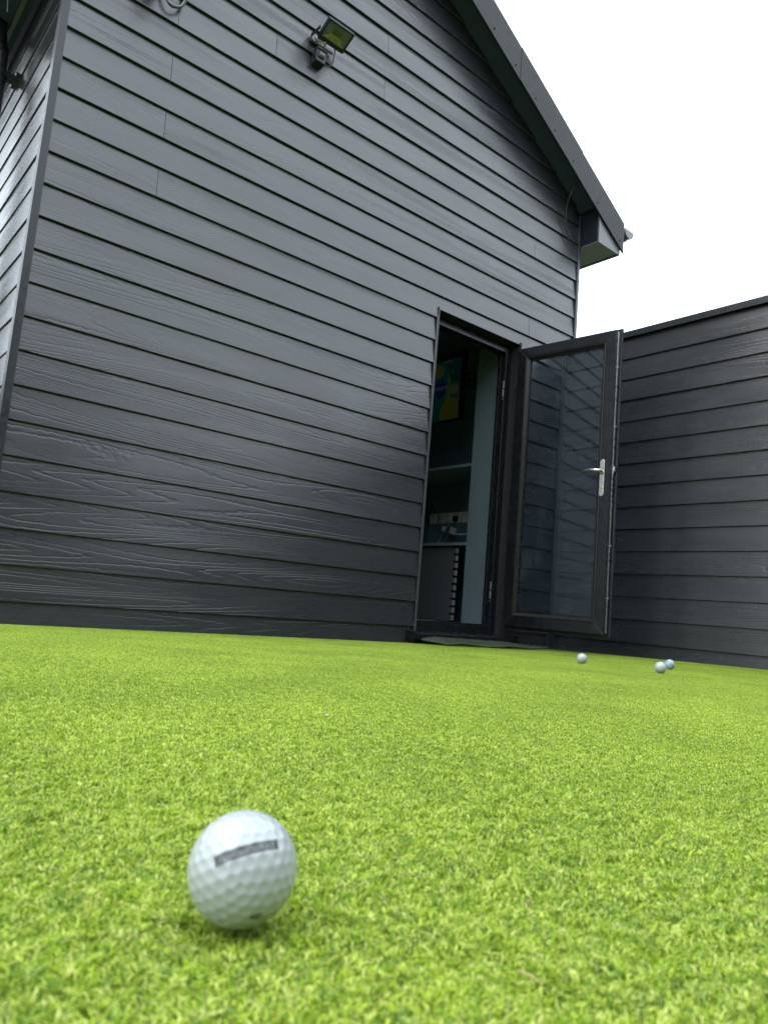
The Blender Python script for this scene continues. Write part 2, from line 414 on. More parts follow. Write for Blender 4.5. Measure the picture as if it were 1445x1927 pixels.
# boxed eaves
def eaves(s):
    X = lambda d: XM + s * d
    d0, d1, zb = 2.057, (2.361 if s > 0 else 2.110), 3.185
    yb = 5.3
    # inner side board, soffit board, fascia, front end plate
    def bx(a, b): return (min(a[0], b[0]), a[1], a[2]), (max(a[0], b[0]), b[1], b[2])
    bpart(MB().box(*bx((X(d0), -.150, zb + .012), (X(d0 + .012), .02, rk(X(d0), -.001)))).build('eaves_side', M['eaves_dark'], bld))
    so = bpart(MB().box(*bx((X(d0), -.150, zb), (X(d1 - .022), yb, zb + .012))).build('eaves_soffit', M['boxend' if s > 0 else 'soffit'], bld, .001))
    bpart(MB().box(*bx((X(d1 - .022), -.164, zb - .006), (X(d1), yb, zb + .19))).build('fascia', M['boxend'], bld, .002))
    zt = lambda d: rk(X(d), -.002)
    A = [(X(d0 - .002), -.164, zb - .003), (X(d1 - .026), -.164, zb - .003), (X(d1 - .026), -.164, zt(d1 - .026)), (X(d0 - .002), -.164, zt(d0))]
    bpart(MB().prism(A, (0, .013, 0)).build('eaves_end_plate', M['boxend'], bld, .0015))
    bpart(MB().box(*bx((X(d0 - .0035), -.1665, zb - .003), (X(d0 + .022), -.1642, zt(d0 + .024)))).build('eaves_corner_strip', M['boxend'], bld))
    # gutter: half round with stop end and bracket
    gx, gzc, r = X(2.512 if s > 0 else 2.160), (3.462 if s > 0 else 3.40), (.062 if s > 0 else .048)
    prof = [(gx + r * math.cos(t), gzc + r * math.sin(t)) for t in [math.pi + math.pi * k / 14 for k in range(15)]]
    inn = [(gx + (r - .004) * math.cos(t), gzc + (r - .004) * math.sin(t)) for t in [math.pi + math.pi * k / 14 for k in range(15)]]
    ring = prof + inn[::-1]
    mm = MB(); mm.loft([(a, -.13, b) for a, b in ring], [(a, 5.3, b) for a, b in ring]); gt = bpart(mm.build('gutter', M['gutter'], bld))
    e = [(gx + (r + .004) * math.cos(t), gzc + (r + .004) * math.sin(t)) for t in [math.pi + math.pi * k / 14 for k in range(15)]] + [(gx + r + .004, gzc + .008), (gx - r - .004, gzc + .008)]
    se = MB(); se.prism([(a, -.150, b) for a, b in e], (0, .020, 0)); o = se.build('stop_end', M['boxend'], gt, .0015)
    br = MB(); br.prism([(a, -.095, b) for a, b in [(gx + (r + .009) * math.cos(t), gzc + (r + .009) * math.sin(t)) for t in [math.pi + math.pi * k / 14 for k in range(15)]] + [(gx + r + .009, gzc + .012), (gx - r - .03, gzc + .012), (gx - r - .03, gzc - .05)]], (0, .03, 0))
    o = br.build('bracket', M['gutter'], gt, .001)
for s in (1, -1): eaves(s)
# box added under the left eaves only to darken the upper left view
bpart(MB().box((-.43, .12, 3.192), (-.1085, 1.00, 3.37)).build('added_eaves_box', M['soffit'], bld, .002))
# downpipe with a bracket on the side wall
mm = MB(); mm.tube(spline([(-.157, 0.90, 3.36), (-.157, 0.90, 3.24), (-.145, 0.90, 3.12), (-.130, 0.90, 3.03), (-.118, 0.90, 2.95), (-.118, 0.90, 2.0), (-.118, 0.90, -.05)], 6), .034, 14)
dp = bpart(mm.build('downpipe', M['gutter'], bld))
for z in (2.895, .9):
    mm = MB(); mm.tube([(-.118, 0.90, z - .02), (-.118, 0.90, z + .02)], .040, 14); mm.box((-.105, .87, z - .015), (-.028, .93, z + .015)); mm.box((-.05, .83, z - .012), (-.030, .97, z + .012))
    o = mm.build('pipe_clip', M['gutter'], dp, .001)

# ------------------------------------------------------------------ interior
bpart(MB().box((XL + .14, .14, -.05), (3.9, 5.09, .03)).build('floor', M['int_floor'], bld))
bpart(MB().box((XL + .135, .135, 2.62), (3.895, 5.095, 2.68)).build('ceiling', M['int_wall'], bld))
bpart(MB().box((3.885, .1315, .03), (3.8995, 5.09, 2.615)).build('interior_wall', M['int_wall'], bld))
m = MB(); m.box((XL + .131, .1315, .03), (XL + .145, 5.09, 2.615)); m.box((XL + .146, 5.08, .03), (3.884, 5.0995, 2.615))
m.box((XL + .146, .1315, .03), (DX0 - .01, .145, 2.615)); m.box((DX1 + .01, .1315, .03), (3.884, .145, 2.615)); m.box((DX0 - .009, .1315, DZ1 + .01), (DX1 + .009, .145, 2.615))
bpart(m.build('interior_wall', M['int_pale'], bld))

# ------------------------------------------------------------------ door frame, sill
FY0, FY1 = .078, .148
fr = empty('door_frame', (0, 0, 0), bld); bpart(fr)
fx0, fx1, fz0, fz1 = DX0 + .004, DX1 - .004, DZ0 + .002, DZ1 - .004
FW = .058
m = MB(); m.box((fx0, FY0, fz0), (fx0 + FW, FY1, fz1)); m.build('jamb', M['upvc'], fr, .003)
m = MB(); m.box((fx1 - FW, FY0, fz0), (fx1, FY1, fz1)); m.box((fx1 - FW - .012, FY1 - .026, fz0 + .055), (fx1 - FW - .0003, FY1 - .002, fz1 - FW)); m.build('jamb', M['upvc'], fr, .003)
m = MB(); m.box((fx0 + FW + .0003, FY0 + .0004, fz1 - FW), (fx1 - FW - .0003, FY1, fz1 - .0005)); m.box((fx0 + FW + .0003, FY1 - .026, fz1 - FW - .012), (fx1 - FW - .0003, FY1 - .002, fz1 - FW - .0003)); m.build('head', M['upvc'], fr, .003)
m = MB(); m.box((fx0 + FW + .0003, FY0 + .0004, fz0 + .0005), (fx1 - FW - .0003, FY1, fz0 + .062)); m.box((fx0 + FW + .0003, FY1 - .024, fz0 + .0622), (fx1 - FW - .0003, FY1 - .004, fz0 + .074)); m.build('threshold', M['upvc'], fr, .003)
# pale gasket lines along the rebate
m = MB(); m.box((fx1 - FW - .0145, FY1 - .030, fz0 + .08), (fx1 - FW - .0122, FY1 - .024, fz1 - FW - .02)); m.build('weather_seal', M['gutter'], fr)
m = MB(); m.box((fx0 + FW, FY0 - .0025, fz1 - FW - .001), (fx1 - FW, FY0 + .001, fz1 - FW + .003)); m.build('weather_seal', M['flash'], fr)
# reveal boards round the opening
m = MB(); m.box((DX0 + .0005, -.004, DZ1 - .003), (DX1 - .0005, .0775, DZ1 - .0005)); m.build('reveal', M['gasket'], fr)
MB().box((DX1 - .0035, -.004, DZ0 + .004), (DX1 - .0005, .0775, DZ1 - .0035)).build('reveal', M['gasket'], fr)
MB().box((DX0 + .0005, -.004, DZ0 + .004), (DX0 + .0035, .0775, DZ1 - .0035)).build('reveal', M['gasket'], fr)
# sill: projecting nosing with drip and dark packers below
m = MB(); m.prism([(2.455, -.075, -.078), (2.455, -.075, -.040), (2.455, -.068, -.034), (2.455, .029, -.0255), (2.455, .029, -.078)], (1.0, 0, 0)); m.box((DX0 + .004, .0292, -.0625), (DX1 - .004, .0776, -.0252)); m.box((2.449, -.078, -.080), (2.4548, .029, -.026)); m.box((3.4552, -.078, -.080), (3.461, .029, -.026))
m.build('sill', M['upvc'], fr, .0015)
for a, b in ((2.47, 2.62), (3.02, 3.10), (3.38, 3.43)): MB().box((a, -.048, -.16), (b, .028, -.0785)).build('packer', M['gasket'], fr)
# jamb keeps (bright) and hinges
for z in (1.80, .29):
    m = MB(); m.box((fx1 - FW - .004, FY0 + .004, z + .004), (fx1 - FW - .0004, FY0 + .016, z + .062)); m.box((fx1 - FW - .004, FY0 + .004, z - .062), (fx1 - FW - .0004, FY0 + .016, z - .004)); m.tube([(fx1 - FW - .001, FY0 + .010, z - .078), (fx1 - FW - .005, FY0 + .010, z - .078)], .005, 8)
    m.build('keep', M['steel'], fr, .001)
for z in (.72, 1.45, .10):
    m = MB(); m.tube([(fx1 - FW - .0125, FY1 - .012, z), (fx1 - FW - .0145, FY1 - .012, z)], .004, 8); m.build('screw', M['chrome'], fr)

# ------------------------------------------------------------------ door leaf (swung open, seen from its inside)
HG = Vector((3.333, -.020, 0)); DD = Vector((.126, -.992, 0)).normalized(); DN = Vector((DD.y, -DD.x, 0))      # DN faces -x
door = empty('door', (0, 0, 0), bld)
door['label'] = 'black framed glazed door standing open'
DM = Matrix(((DD.x, -DN.x, 0, HG.x), (DD.y, -DN.y, 0, HG.y), (0, 0, 1, 0), (0, 0, 0, 1)))        # (s, t into the leaf, z) -> world
door.matrix_local = OFF @ DM
S0, S1, Z0, Z1 = .0, .772, .046, 2.090
prof = [(0, .002), (.002, 0), (.070, 0), (.073, .003), (.095, .020), (.096, .050), (.070, .068), (-.018, .068), (-.020, .066), (-.020, .053), (-.004, .052), (0, .048), (0, .031), (.004, .030), (.004, .018), (0, .017)]
def member(kind):
    def P(w, t, end):
        if kind == 'L': return (S0 + w, t, (Z0 + w) if end == 0 else (Z1 - w))
        if kind == 'R': return (S1 - w, t, (Z0 + w) if end == 0 else (Z1 - w))
        if kind == 'B': return ((S0 + w) if end == 0 else (S1 - w), t, Z0 + w)
        return ((S0 + w) if end == 0 else (S1 - w), t, Z1 - w)
    g = .0004
    m = MB(); A = [Vector(P(w, t, 0)) for w, t in prof]; B = [Vector(P(w, t, 1)) for w, t in prof]
    ax = (B[0] - A[0]).normalized(); A = [a + ax * g for a in A]; B = [b - ax * g for b in B]
    m.loft(A, B); return m
for kd, nm in (('L', 'stile'), ('R', 'stile'), ('B', 'rail'), ('T', 'rail')):
    member(kd).build(nm, M['upvc'], door)
# dusty mitre lines
for (a, b) in (((S0, Z0), (S0 + .07, Z0 + .07)), ((S1, Z0), (S1 - .07, Z0 + .07)), ((S0, Z1), (S0 + .07, Z1 - .07)), ((S1, Z1), (S1 - .07, Z1 - .07))):
    m = MB(); m.tube([(a[0], -.0002, a[1]), (b[0], -.0002, b[1])], .0007, 5); m.build('mitre_joint', M['grey_plastic'], door)
# glazing bead faces and gaskets
def bead(kind):
    w0, w1 = .0745, .0965
    pr = [(w0, .0015), (w0 + .004, .0005), (w1, .0185), (w1, .0235), (w0, .0235)]
    def P(w, t, end):
        if kind == 'L': return (S0 + w, t, (Z0 + w) if end == 0 else (Z1 - w))
        if kind == 'R': return (S1 - w, t, (Z0 + w) if end == 0 else (Z1 - w))
        if kind == 'B': return ((S0 + w) if end == 0 else (S1 - w), t, Z0 + w)
        return ((S0 + w) if end == 0 else (S1 - w), t, Z1 - w)
    m = MB().loft([P(w, t, 0) for w, t in pr], [P(w, t, 1) for w, t in pr]); m.build('glazing_bead', M['bead'], door)
for kd in 'LRBT': bead(kd)
m = MB(); m.box((S0 + .094, .0225, Z0 + .094), (S1 - .094, .0285, Z1 - .094)); m.build('glass_pane', M['glass'], door)
m = MB(); m.box((S0 + .094, .0425, Z0 + .094), (S1 - .094, .0485, Z1 - .094)); m.build('glass_pane', M['glass'], door)
m = MB()
for (a, b) in (((S0 + .0966, Z0 + .0966), (S0 + .0995, Z1 - .0966)), ((S1 - .0995, Z0 + .0966), (S1 - .0966, Z1 - .0966)), ((S0 + .0996, Z0 + .0966), (S1 - .0996, Z0 + .0995)), ((S0 + .0996, Z1 - .0995), (S1 - .0996, Z1 - .0966))):
    m.box((a[0], .0195, a[1]), (b[0], .0224, b[1]))
m.build('gasket', M['gasket'], door)
# multipoint lock strip along the free edge
m = MB(); m.box((S1 + .0003, .0215, Z0 + .01), (S1 + .0035, .0375, Z1 - .008))
ls = m.build('lock_strip', M['steel'], door, .0008)
for z in (1.83, 1.42, .62, .28):
    m = MB(); m.tube([(S1 + .003, .029, z), (S1 + .013, .029, z)], .0055, 10); m.tube([(S1 + .010, .029, z), (S1 + .013, .029, z)], .0075, 10); m.build('locking_cam', M['chrome'], door)
m = MB(); m.box((S1 + .0036, .019, 1.115), (S1 + .016, .041, 1.150)); m.box((S1 + .0036, .022, 1.10), (S1 + .008, .038, 1.1145)); m.build('latch_bolt', M['chrome'], door, .002)
for z in (1.69, 1.60, 1.33, 1.27, 1.06, 1.02, .985, .945, .91, .56, .52, .22):
    MB().box((S1 + .0036, .023, z), (S1 + .0055, .034, z + .014)).build('lock_slot', M['flash'], door)
# handle: long back plate, screws, barrel, sprung lever
hs_, hz0, hz1, hw = .716, .947, 1.197, .0165
ringp = [(hs_ + hw * math.cos(t), hz1 - hw + hw * math.sin(t)) for t in [math.pi * k / 10 for k in range(11)]] + [(hs_ + hw * math.cos(t), hz0 + hw + hw * math.sin(t)) for t in [math.pi + math.pi * k / 10 for k in range(11)]]
m = MB(); m.loft([(a, -.0001, b) for a, b in ringp], [(a, -.0095, b) for a, b in ringp]); m.build('handle_plate', M['chrome'], door, .0022)
m = MB()
for z in (hz1 - .020, hz0 + .020): m.tube([(hs_, -.0096, z), (hs_, -.0115, z)], .006, 12)
m.build('handle_screw', M['steel'], door, .0008)
zl = 1.113
m = MB(); m.tube(spline([(hs_, -.0096, zl), (hs_, -.030, zl), (hs_ - .004, -.047, zl + .001), (hs_ - .024, -.058, zl + .004), (hs_ - .06, -.060, zl + .006), (hs_ - .10, -.058, zl + .003), (hs_ - .128, -.054, zl - .003)], 5),
               [.0115] * 6 + [.0125] * 5 + [.0125] * 5 + [.0118] * 5 + [.0105] * 5 + [.0085] * 5, 14); m.build('lever', M['chrome'], door)
m = MB(); m.tube([(hs_, -.0096, 1.006), (hs_, -.019, 1.006)], .0085, 14); m.box((hs_ - .005, -.017, .982), (hs_ + .005, -.0097, 1.0)); m.build('lock_barrel', M['brass'], door, .001)
# hinges on the hinge side
for z in (1.86, 1.08, .21):
    m = MB(); m.box((S0 - .018, .010, z - .055), (S0 - .0004, .030, z + .055)); m.tube([(S0 - .020, .040, z - .05), (S0 - .020, .040, z + .05)], .010, 12)
    m.build('hinge', M['gutter'], door, .002)

# ------------------------------------------------------------------ boundary wall on the right (clad like the building)
XW = 3.95
bw = empty('boundary_wall', (XW, -3.5, -.15)); tag(bw, 'head-high black clad boundary wall running forward from the building', 'wall')
BI = Matrix.Translation((-XW, 3.5, .15))
o = MB().box((XW + .028, -12.0, -.22), (XW + .12, -.0055, 2.24)).build('wall_core', M['substrate'], bw); o.matrix_parent_inverse = BI
WM = BI @ Matrix.Translation((XW, 0, 0)) @ Matrix.Rotation(R_(-90), 4, 'Z')
# local x -> -y ; local y -> +x  (boards face -x)
siding(bw, WM, 'board', range(-1, 14), lambda z: (.014, 12.0), lambda k: [2.75 + .9 * (k % 2), 5.9 + .6 * (k % 3), 9.4 + .5 * (k % 2)], [])
for prof_z, nm in (((2.262, 2.292), 'coping'),):
    m = MB(); m.prism([(XW - .018, -12.02, 2.244), (XW - .018, -12.02, 2.290), (XW + .05, -12.02, 2.298), (XW + .140, -12.02, 2.292), (XW + .140, -12.02, 2.235), (XW + .1385, -12.02, 2.235), (XW + .1385, -12.02, 2.289), (XW + .05, -12.02, 2.295), (XW - .0165, -12.02, 2.288), (XW - .0165, -12.02, 2.244)], (0, 12.012, 0))
    o = m.build(nm, M['trim'], bw); o.matrix_parent_inverse = BI
m = MB(); m.box((XW - .006, -.0135, -.2), (XW + .016, -.0055, 2.243)); o = m.build('corner_trim', M['trim'], bw, .001); o.matrix_parent_inverse = BI

# ------------------------------------------------------------------ two unseen leafy rows added to darken low reflections in the walls
M['added_hedge'] = plain('evergreen hedge leaf', (.030, .055, .018), .6, 0, .3, .4, 3)
M['bark'] = plain('hedge bark', (.06, .045, .03), .9, 0, .2, .3, 20)
def added_hedge(loc, x0, x1, hgt, n, seed, label):
    hd = empty('added_hedge', loc); tag(hd, label, 'added_hedge')
    rg = np.random.RandomState(seed)
    hx = rg.uniform(x0, x1, n); top = hgt + .35 * np.sin(hx * 1.7 + seed) + .25 * np.sin(hx * 4.1 + 1); hz = rg.uniform(0, 1, n) ** .8 * top; hy = rg.uniform(-.55, .55, n) * (1 - .25 * (hz / 5) ** 3)
    c = np.stack([hx, hy, hz], 1); a = rg.normal(0, 1, (n, 3)); a /= np.linalg.norm(a, axis=1)[:, None]; b = np.cross(a, rg.normal(0, 1, (n, 3))); b /= np.linalg.norm(b, axis=1)[:, None]
    sz = rg.uniform(.07, .14, (n, 1)); V = np.stack([c - a * sz, c + b * sz * .55, c + a * sz, c - b * sz * .55], 1).reshape(-1, 3)
    me = bpy.data.meshes.new('foliage'); me.from_pydata(V.tolist(), [], (np.arange(n)[:, None] * 4 + np.arange(4)).tolist()); me.materials.append(M['added_hedge'])
    link(bpy.data.objects.new('foliage', me), hd)
    for k in range(int(x1 - x0)):
        mm = MB(); x = x0 + .4 + k; mm.tube([(x, 0, 0), (x + .05, .03, 1.6), (x - .04, 0, hgt * .75)], [.07, .05, .02], 8); mm.build('stem', M['bark'], hd)
added_hedge((0, 13, -.22), -7.5, 1.2, 4.4, 22000, 9, 'tall dark evergreen row added out of view beyond the side passage to darken side wall reflections')
added_hedge((0, -9.2, -.22), -9.0, 3.6, 5.5, 34000, 4, 'tall dark evergreen row added out of view opposite the gable to darken its low reflections')

# ------------------------------------------------------------------ floodlight and sensor
fl = empty('floodlight', (1.37, 0, 3.45)); tag(fl, 'small black floodlight tilted down on bracket high on the gable', 'floodlight')
# local axes of the lamp: e1 along wall, e2 up the glass, e3 out of the glass
tilt = R_(64)
e1 = Vector((1, 0, 0)); e3 = Vector((0, -math.cos(tilt), -math.sin(tilt))); e2 = e3.cross(e1)
if e2.y > 0: e2 = -e2
LC = Vector((.052, -.108, .012)) 
LM = Matrix(((e1.x, e2.x, e3.x, LC.x), (e1.y, e2.y, e3.y, LC.y), (e1.z, e2.z, e3.z, LC.z), (0, 0, 0, 1)))
W2, H2 = .092, .066
m = MB()
for (a, b) in (((-W2, -H2, -.004), (W2, -H2 + .026, .010)), ((-W2, H2 - .010, -.004), (W2, H2, .010)), ((-W2, -H2 + .0262, -.004), (-W2 + .011, H2 - .0102, .010)), ((W2 - .011, -H2 + .0262, -.004), (W2, H2 - .0102, .010))): m.box(a, b, LM)
m.box((-W2 + .002, -H2 + .002, -.024), (W2 - .002, H2 - .002, -.0042), LM)
for k in range(9): m.box((-W2 + .012 + k * .019, -H2 + .008, -.036), (-W2 + .016 + k * .019, H2 - .008, -.0242), LM)
m.build('housing', M['black_plastic'], fl, .0015)
gx0, gx1, gy0, gy1 = -W2 + .0115, W2 - .0115, -H2 + .0265, H2 - .0105
ix, iy0, iy1 = .030, -.004, .028
q0 = [(gx0, gy0, .006), (gx1, gy0, .006), (gx1, gy1, .006), (gx0, gy1, .006)]; q1 = [(-ix, iy0, -.003), (ix, iy0, -.003), (ix, iy1, -.003), (-ix, iy1, -.003)]
for i in range(4):
    j = (i + 1) % 4
    a, b, c, d = q0[i], q0[j], q1[j], q1[i]
    m = MB().add([LM @ Vector(p) for p in (a, b, c, d)] + [LM @ (Vector(p) - Vector((0, 0, .0008))) for p in (a, b, c, d)], [(0, 1, 2, 3), (7, 6, 5, 4), (0, 4, 5, 1), (1, 5, 6, 2), (2, 6, 7, 3), (3, 7, 4, 0)])
    m.build('reflector', M['reflector' if i == 0 else 'reflector_dull'], fl)
m = MB(); m.box((-ix + .001, iy0 + .001, -.0038), (ix - .001, iy1 - .001, -.0022), LM); m.build('led_chip', M['led'], fl)
m = MB(); m.box((gx0, gy0, .0066), (gx1, gy1, .0084), LM); m.build('glass', M['lens'], fl)
m = MB()   # bracket: wall foot, two arms and cross bar
m.box((-.045, -.010, -.03), (.045, .004, -.012)); m.box((-.060, -.100, .004), (-.052, -.002, .022)); m.box((-.060, -.014, -.030), (-.052, .003, .0038)); m.box((-.0518, -.012, -.030), (.10, -.006, -.0125))
m.build('bracket', M['black_plastic'], fl, .001)
m = MB(); m.tube(spline([(-.05, -.040, -.02), (-.035, -.05, -.055), (-.005, -.045, -.065), (.015, -.055, -.045), (.02, -.05, -.02)], 6), .004, 8); m.build('spare_cable', M['cable'], fl)
m = MB(); m.tube([(-.03, -.03, -.014), (.02, -.05, -.022)], .010, 10); m.tube([(-.045, -.028, -.018), (-.03, -.03, -.014)], .013, 10); m.build('cable_gland', M['white_plastic'], fl)
m = MB(); m.tube(spline([LM @ Vector((.02, -H2 + .01, -.03)), (.075, -.075, -.055), (.074, -.07, -.09), (.070, -.072, -.13), (.052, -.066, -.165), (.02, -.06, -.17)], 7), .0042, 8); m.build('lead', M['cable'], fl)

sn = empty('motion_sensor', (1.372, 0, 3.335)); tag(sn, 'black motion sensor box mounted below the floodlight', 'sensor')
A = [(-.038, .004, -.050), (.034, .004, -.050), (.034, .004, .045), (-.038, .004, .045)]; B = [(-.036, -.045, -.040), (.032, -.045, -.040), (.032, -.052, .030), (-.036, -.052, .030)]
m = MB().loft(A, B); m.build('body', M['black_plastic'], sn, .005)
A = [(-.026, -.0505, -.020), (.024, -.0505, -.020), (.024, -.0530, .024), (-.026, -.0530, .024)]; B = [(-.018, -.066, -.010), (.016, -.066, -.010), (.016, -.066, .014), (-.018, -.066, .014)]
m = MB().loft(A, B); m.build('lens', M['grey_plastic'], sn, .006, seg=3)
m = MB().box((-.040, -.062, .0305), (.036, .002, .0345)); m.build('hood', M['grey_plastic'], sn, .001)

# security camera just above the frame, its cable loop hangs into view
sc_ = empty('security_camera', (.43, 0, 3.26)); tag(sc_, 'dark security camera on the gable near the corner with looped cable', 'camera')
m = MB(); m.tube([(-.02, .012, -.005), (-.02, -.030, -.005)], .055, 20); m.build('base', M['black_plastic'], sc_, .004)
m = MB(); m.tube([(-.02, -.03, -.01), (-.03, -.06, -.02), (-.04, -.11, -.035)], .018, 12); m.tube([(-.03, -.07, -.03), (-.055, -.17, -.052)], .032, 16); m.build('body', M['black_plastic'], sc_)
m = MB(); m.tube(spline([(.018, -.012, .02), (-.005, -.020, -.06), (-.004, -.022, -.115), (.032, -.026, -.160), (.085, -.024, -.130), (.108, -.020, -.07), (.10, -.012, .0)], 8), .006, 10); m.build('cable', M['cable'], sc_)
m = MB(); m.tube(spline([(.018, -.014, .02), (-.014, -.020, -.05), (-.016, -.022, -.10), (.020, -.030, -.152), (.075, -.028, -.135), (.100, -.022, -.07), (.10, -.016, .0)], 8), .0035, 8); m.build('cable', M['cable_grey'], sc_)

# loose cable below the verge
cb = MB(); cb.tube(spline([(3.800, -.12, 3.60), (3.765, -.085, 3.50), (3.775, -.045, 3.40), (3.80, -.025, 3.29), (3.845, -.015, 3.20), (3.885, -.010, 3.145)], 8), .0045, 8)
o = cb.build('cable', M['cable'], None); tag(o, 'thin loose black cable hanging from the verge soffit', 'cable')
cb = MB(); cb.tube(spline([(-.20, .50, 3.17), (-.19, .52, 3.10), (-.175, .56, 3.03)], 6), .003, 8)
o = cb.build('cable', M['cable_grey'], None); tag(o, 'short pale wire hanging from the eaves soffit at the corner', 'cable')

# ------------------------------------------------------------------ things seen through the doorway
PX = 3.40
cu = empty('cupboard', (3.62, .8, .03)); tag(cu, 'blue grey cupboard with open shelves just inside the doorway', 'cupboard')
CI = Matrix.Translation((-3.62, -.8, -.03))
def cpart(o): o.matrix_parent_inverse = CI; return o
cpart(MB().box((PX, .150, .035), (PX + .018, .432, 2.600)).build('front_panel', M['panel'], cu, .0015))
cpart(MB().box((PX + .0005, .4335, .035), (3.884, .4515, 2.600)).build('end_panel', M['panel'], cu, .001))
cpart(MB().box((PX, .4525, 1.262), (3.884, 2.6, 1.284)).build('shelf', M['shelf'], cu, .0015))
cpart(MB().box((PX, .4525, .632), (3.884, 2.6, .655)).build('shelf', M['shelf'], cu, .0015))
# foam tiles standing on edge under the lower shelf: jigsaw edge towards the door
def foam(x, y0, lab, n=10, tip=0.0, seed=0):
    rnd = random.Random(seed)
    root = empty('foam_tile', (x, y0 + .3, .033)); tag(root, lab, 'foam mat', 'foam tiles under the lower shelf')
    z0, z1, t = .036, .622, .013
    pit = (z1 - z0) / n; poly = [(y0 + .62, z0), (y0 + .62, z1), (y0 + .03, z1)]
    for k in range(n - 1, -1, -1):
        zc = z0 + pit * (k + .5); a = pit * .30; b = pit * .36
        poly += [(y0 + .03, zc + a), (y0 + .002, zc + b), (y0, zc + b * .8), (y0, zc - b * .8), (y0 + .002, zc - b), (y0 + .03, zc - a)]
    poly += [(y0 + .03, z0)]
    lean = lambda z: tip * (z - z0)
    m = MB(); m.prism([(x, y - lean(z), z) for y, z in poly], (t, 0, 0)); o = m.build('tile', M['foam'], root); o.matrix_parent_inverse = Matrix.Translation((-x, -y0 - .3, -.033))
    for k in range(n):
        zc = z0 + pit * (k + .5); b = pit * .36
        m = MB(); m.box((x - .004, y0 - .014 - lean(zc), zc - b * .95), (x + t - .001, y0 - .0005 - lean(zc), zc + b * .95)); o = m.build('tab', M['foam_edge'], root, .001); o.matrix_parent_inverse = Matrix.Translation((-x, -y0 - .3, -.033))
foam(3.424, .585, 'charcoal foam tile with jigsaw edge standing in front under the shelf', 10, .02, 1)
foam(3.446, .600, 'charcoal foam tile standing behind the front one under the shelf', 10, .015, 2)
# wall sockets above the lower shelf
def socket(yc, w, label, gang):
    root = empty('wall_socket', (3.885, yc, .94)); tag(root, label, 'socket', 'white sockets in a row above the lower shelf')
    MB().box((-.010, -w / 2, -.048), (-.0005, w / 2, .048)).build('plate', M['white_plastic'], root, .003)
    for g in range(gang):
        y = (g - (gang - 1) / 2) * -.09
        m = MB(); m.box((-.0112, y - .003, .010), (-.0101, y + .003, .022)); m.box((-.0112, y - .016, -.014), (-.0101, y - .010, -.009)); m.box((-.0112, y + .010, -.014), (-.0101, y + .016, -.009)); m.build('pin_hole', M['gasket'], root)
        MB().box((-.014, y - .005, .028), (-.0101, y + .005, .040)).build('switch', M['white_plastic'], root, .001)
    return root
socket(1.345, .100, 'single white socket farthest from the doorway panel, with thin leads', 1)
socket(1.228, .100, 'single white socket between the farthest one and the double one', 1)
socket(1.082, .168, 'double white socket with one white and one black plug', 2)
socket(.930, .110, 'white socket partly hidden by the blue grey panel', 1)
def plug(yc, zc, mat, label, to):
    root = empty('plug', (3.875, yc, zc)); tag(root, label, 'plug')
    A = [(-.0005 + 0, -.026, -.024), (-.0005, .026, -.024), (-.0005, .026, .028), (-.0005, -.026, .028)]; B = [(-.030, -.020, -.020), (-.030, .020, -.020), (-.030, .018, .022), (-.030, -.018, .022)]
    MB().loft(A, B).build('body', M[mat], root, .005)
    m = MB(); m.tube(spline([(-.015, 0, -.02), (-.03, -.005, -.07)] + to, 7), .0045, 8); m.build('flex', M['cable_grey' if mat == 'white_plastic' else 'cable'], root)
plug(1.128, .925, 'white_plastic', 'white plug in the double socket with pale lead', [(-.07, .01, -.15), (-.12, .05, -.245), (-.16, .2, -.262)])
plug(1.052, .925, 'black_plastic', 'black plug in the double socket', [(-.05, .02, -.16), (-.09, .03, -.255)])
m = MB(); m.box((3.845, 1.155, .815), (3.865, 1.195, .862)); tag(m.build('adapter', M['white_plastic'], None, .003), 'small white adapter hanging by the double socket', 'adapter')
am = Matrix.Translation((3.84, 1.045, .815)) @ Matrix.Rotation(R_(22), 4, 'X')
m = MB(); m.box((-.012, -.034, -.030), (.010, .034, .030), am); tag(m.build('adapter', M['white_plastic'], None, .003), 'tilted white adapter below the black plug', 'adapter')
for k, (y, lab) in enumerate(((1.375, 'thin dark lead in front of the farthest socket'), (1.27, 'thin dark lead crossing the second socket'))):
    m = MB(); m.tube(spline([(3.86, 1.33, 1.26), (3.86, 1.33, 1.10), (3.858, y + .02 - .03 * k, .97), (3.85, y - .06 * k, .86), (3.82, y - .08 * k - .01, .69)], 8), .004, 8)
    tag(m.build('lead', M['cable_grey' if k else 'cable'], None), lab, 'cable')
m = MB(); m.tube(spline([(3.84, 1.02, .79), (3.80, .93, .775), (3.78, .80, .772)], 6), .008, 8); tag(m.build('lead', M['white_plastic'], None), 'white looped lead beside the tilted adapter', 'cable')
m = MB(); m.box((3.50, .82, .657), (3.53, 1.12, .664)); m.tube([(3.56, .80, .664), (3.56, 1.0, .664)], .007, 8); tag(m.build('ruler', M['white_plastic'], None), 'pale strip lying on the lower shelf', 'strip')
m = MB(); m.box((3.47, .66, .657), (3.60, .74, .676)); tag(m.build('gadget_box', M['black_plastic'], None, .003), 'flat black box on the lower shelf', 'box')
m = MB(); m.tube([(3.44, .475, 1.286), (3.44, .475, 1.312)], .010, 12); m.tube([(3.44, .520, 1.296), (3.44, .560, 1.296)], .006, 10); tag(m.build('trinket', M['chrome'], None), 'small shiny fitting on the end of the upper shelf', 'fitting')

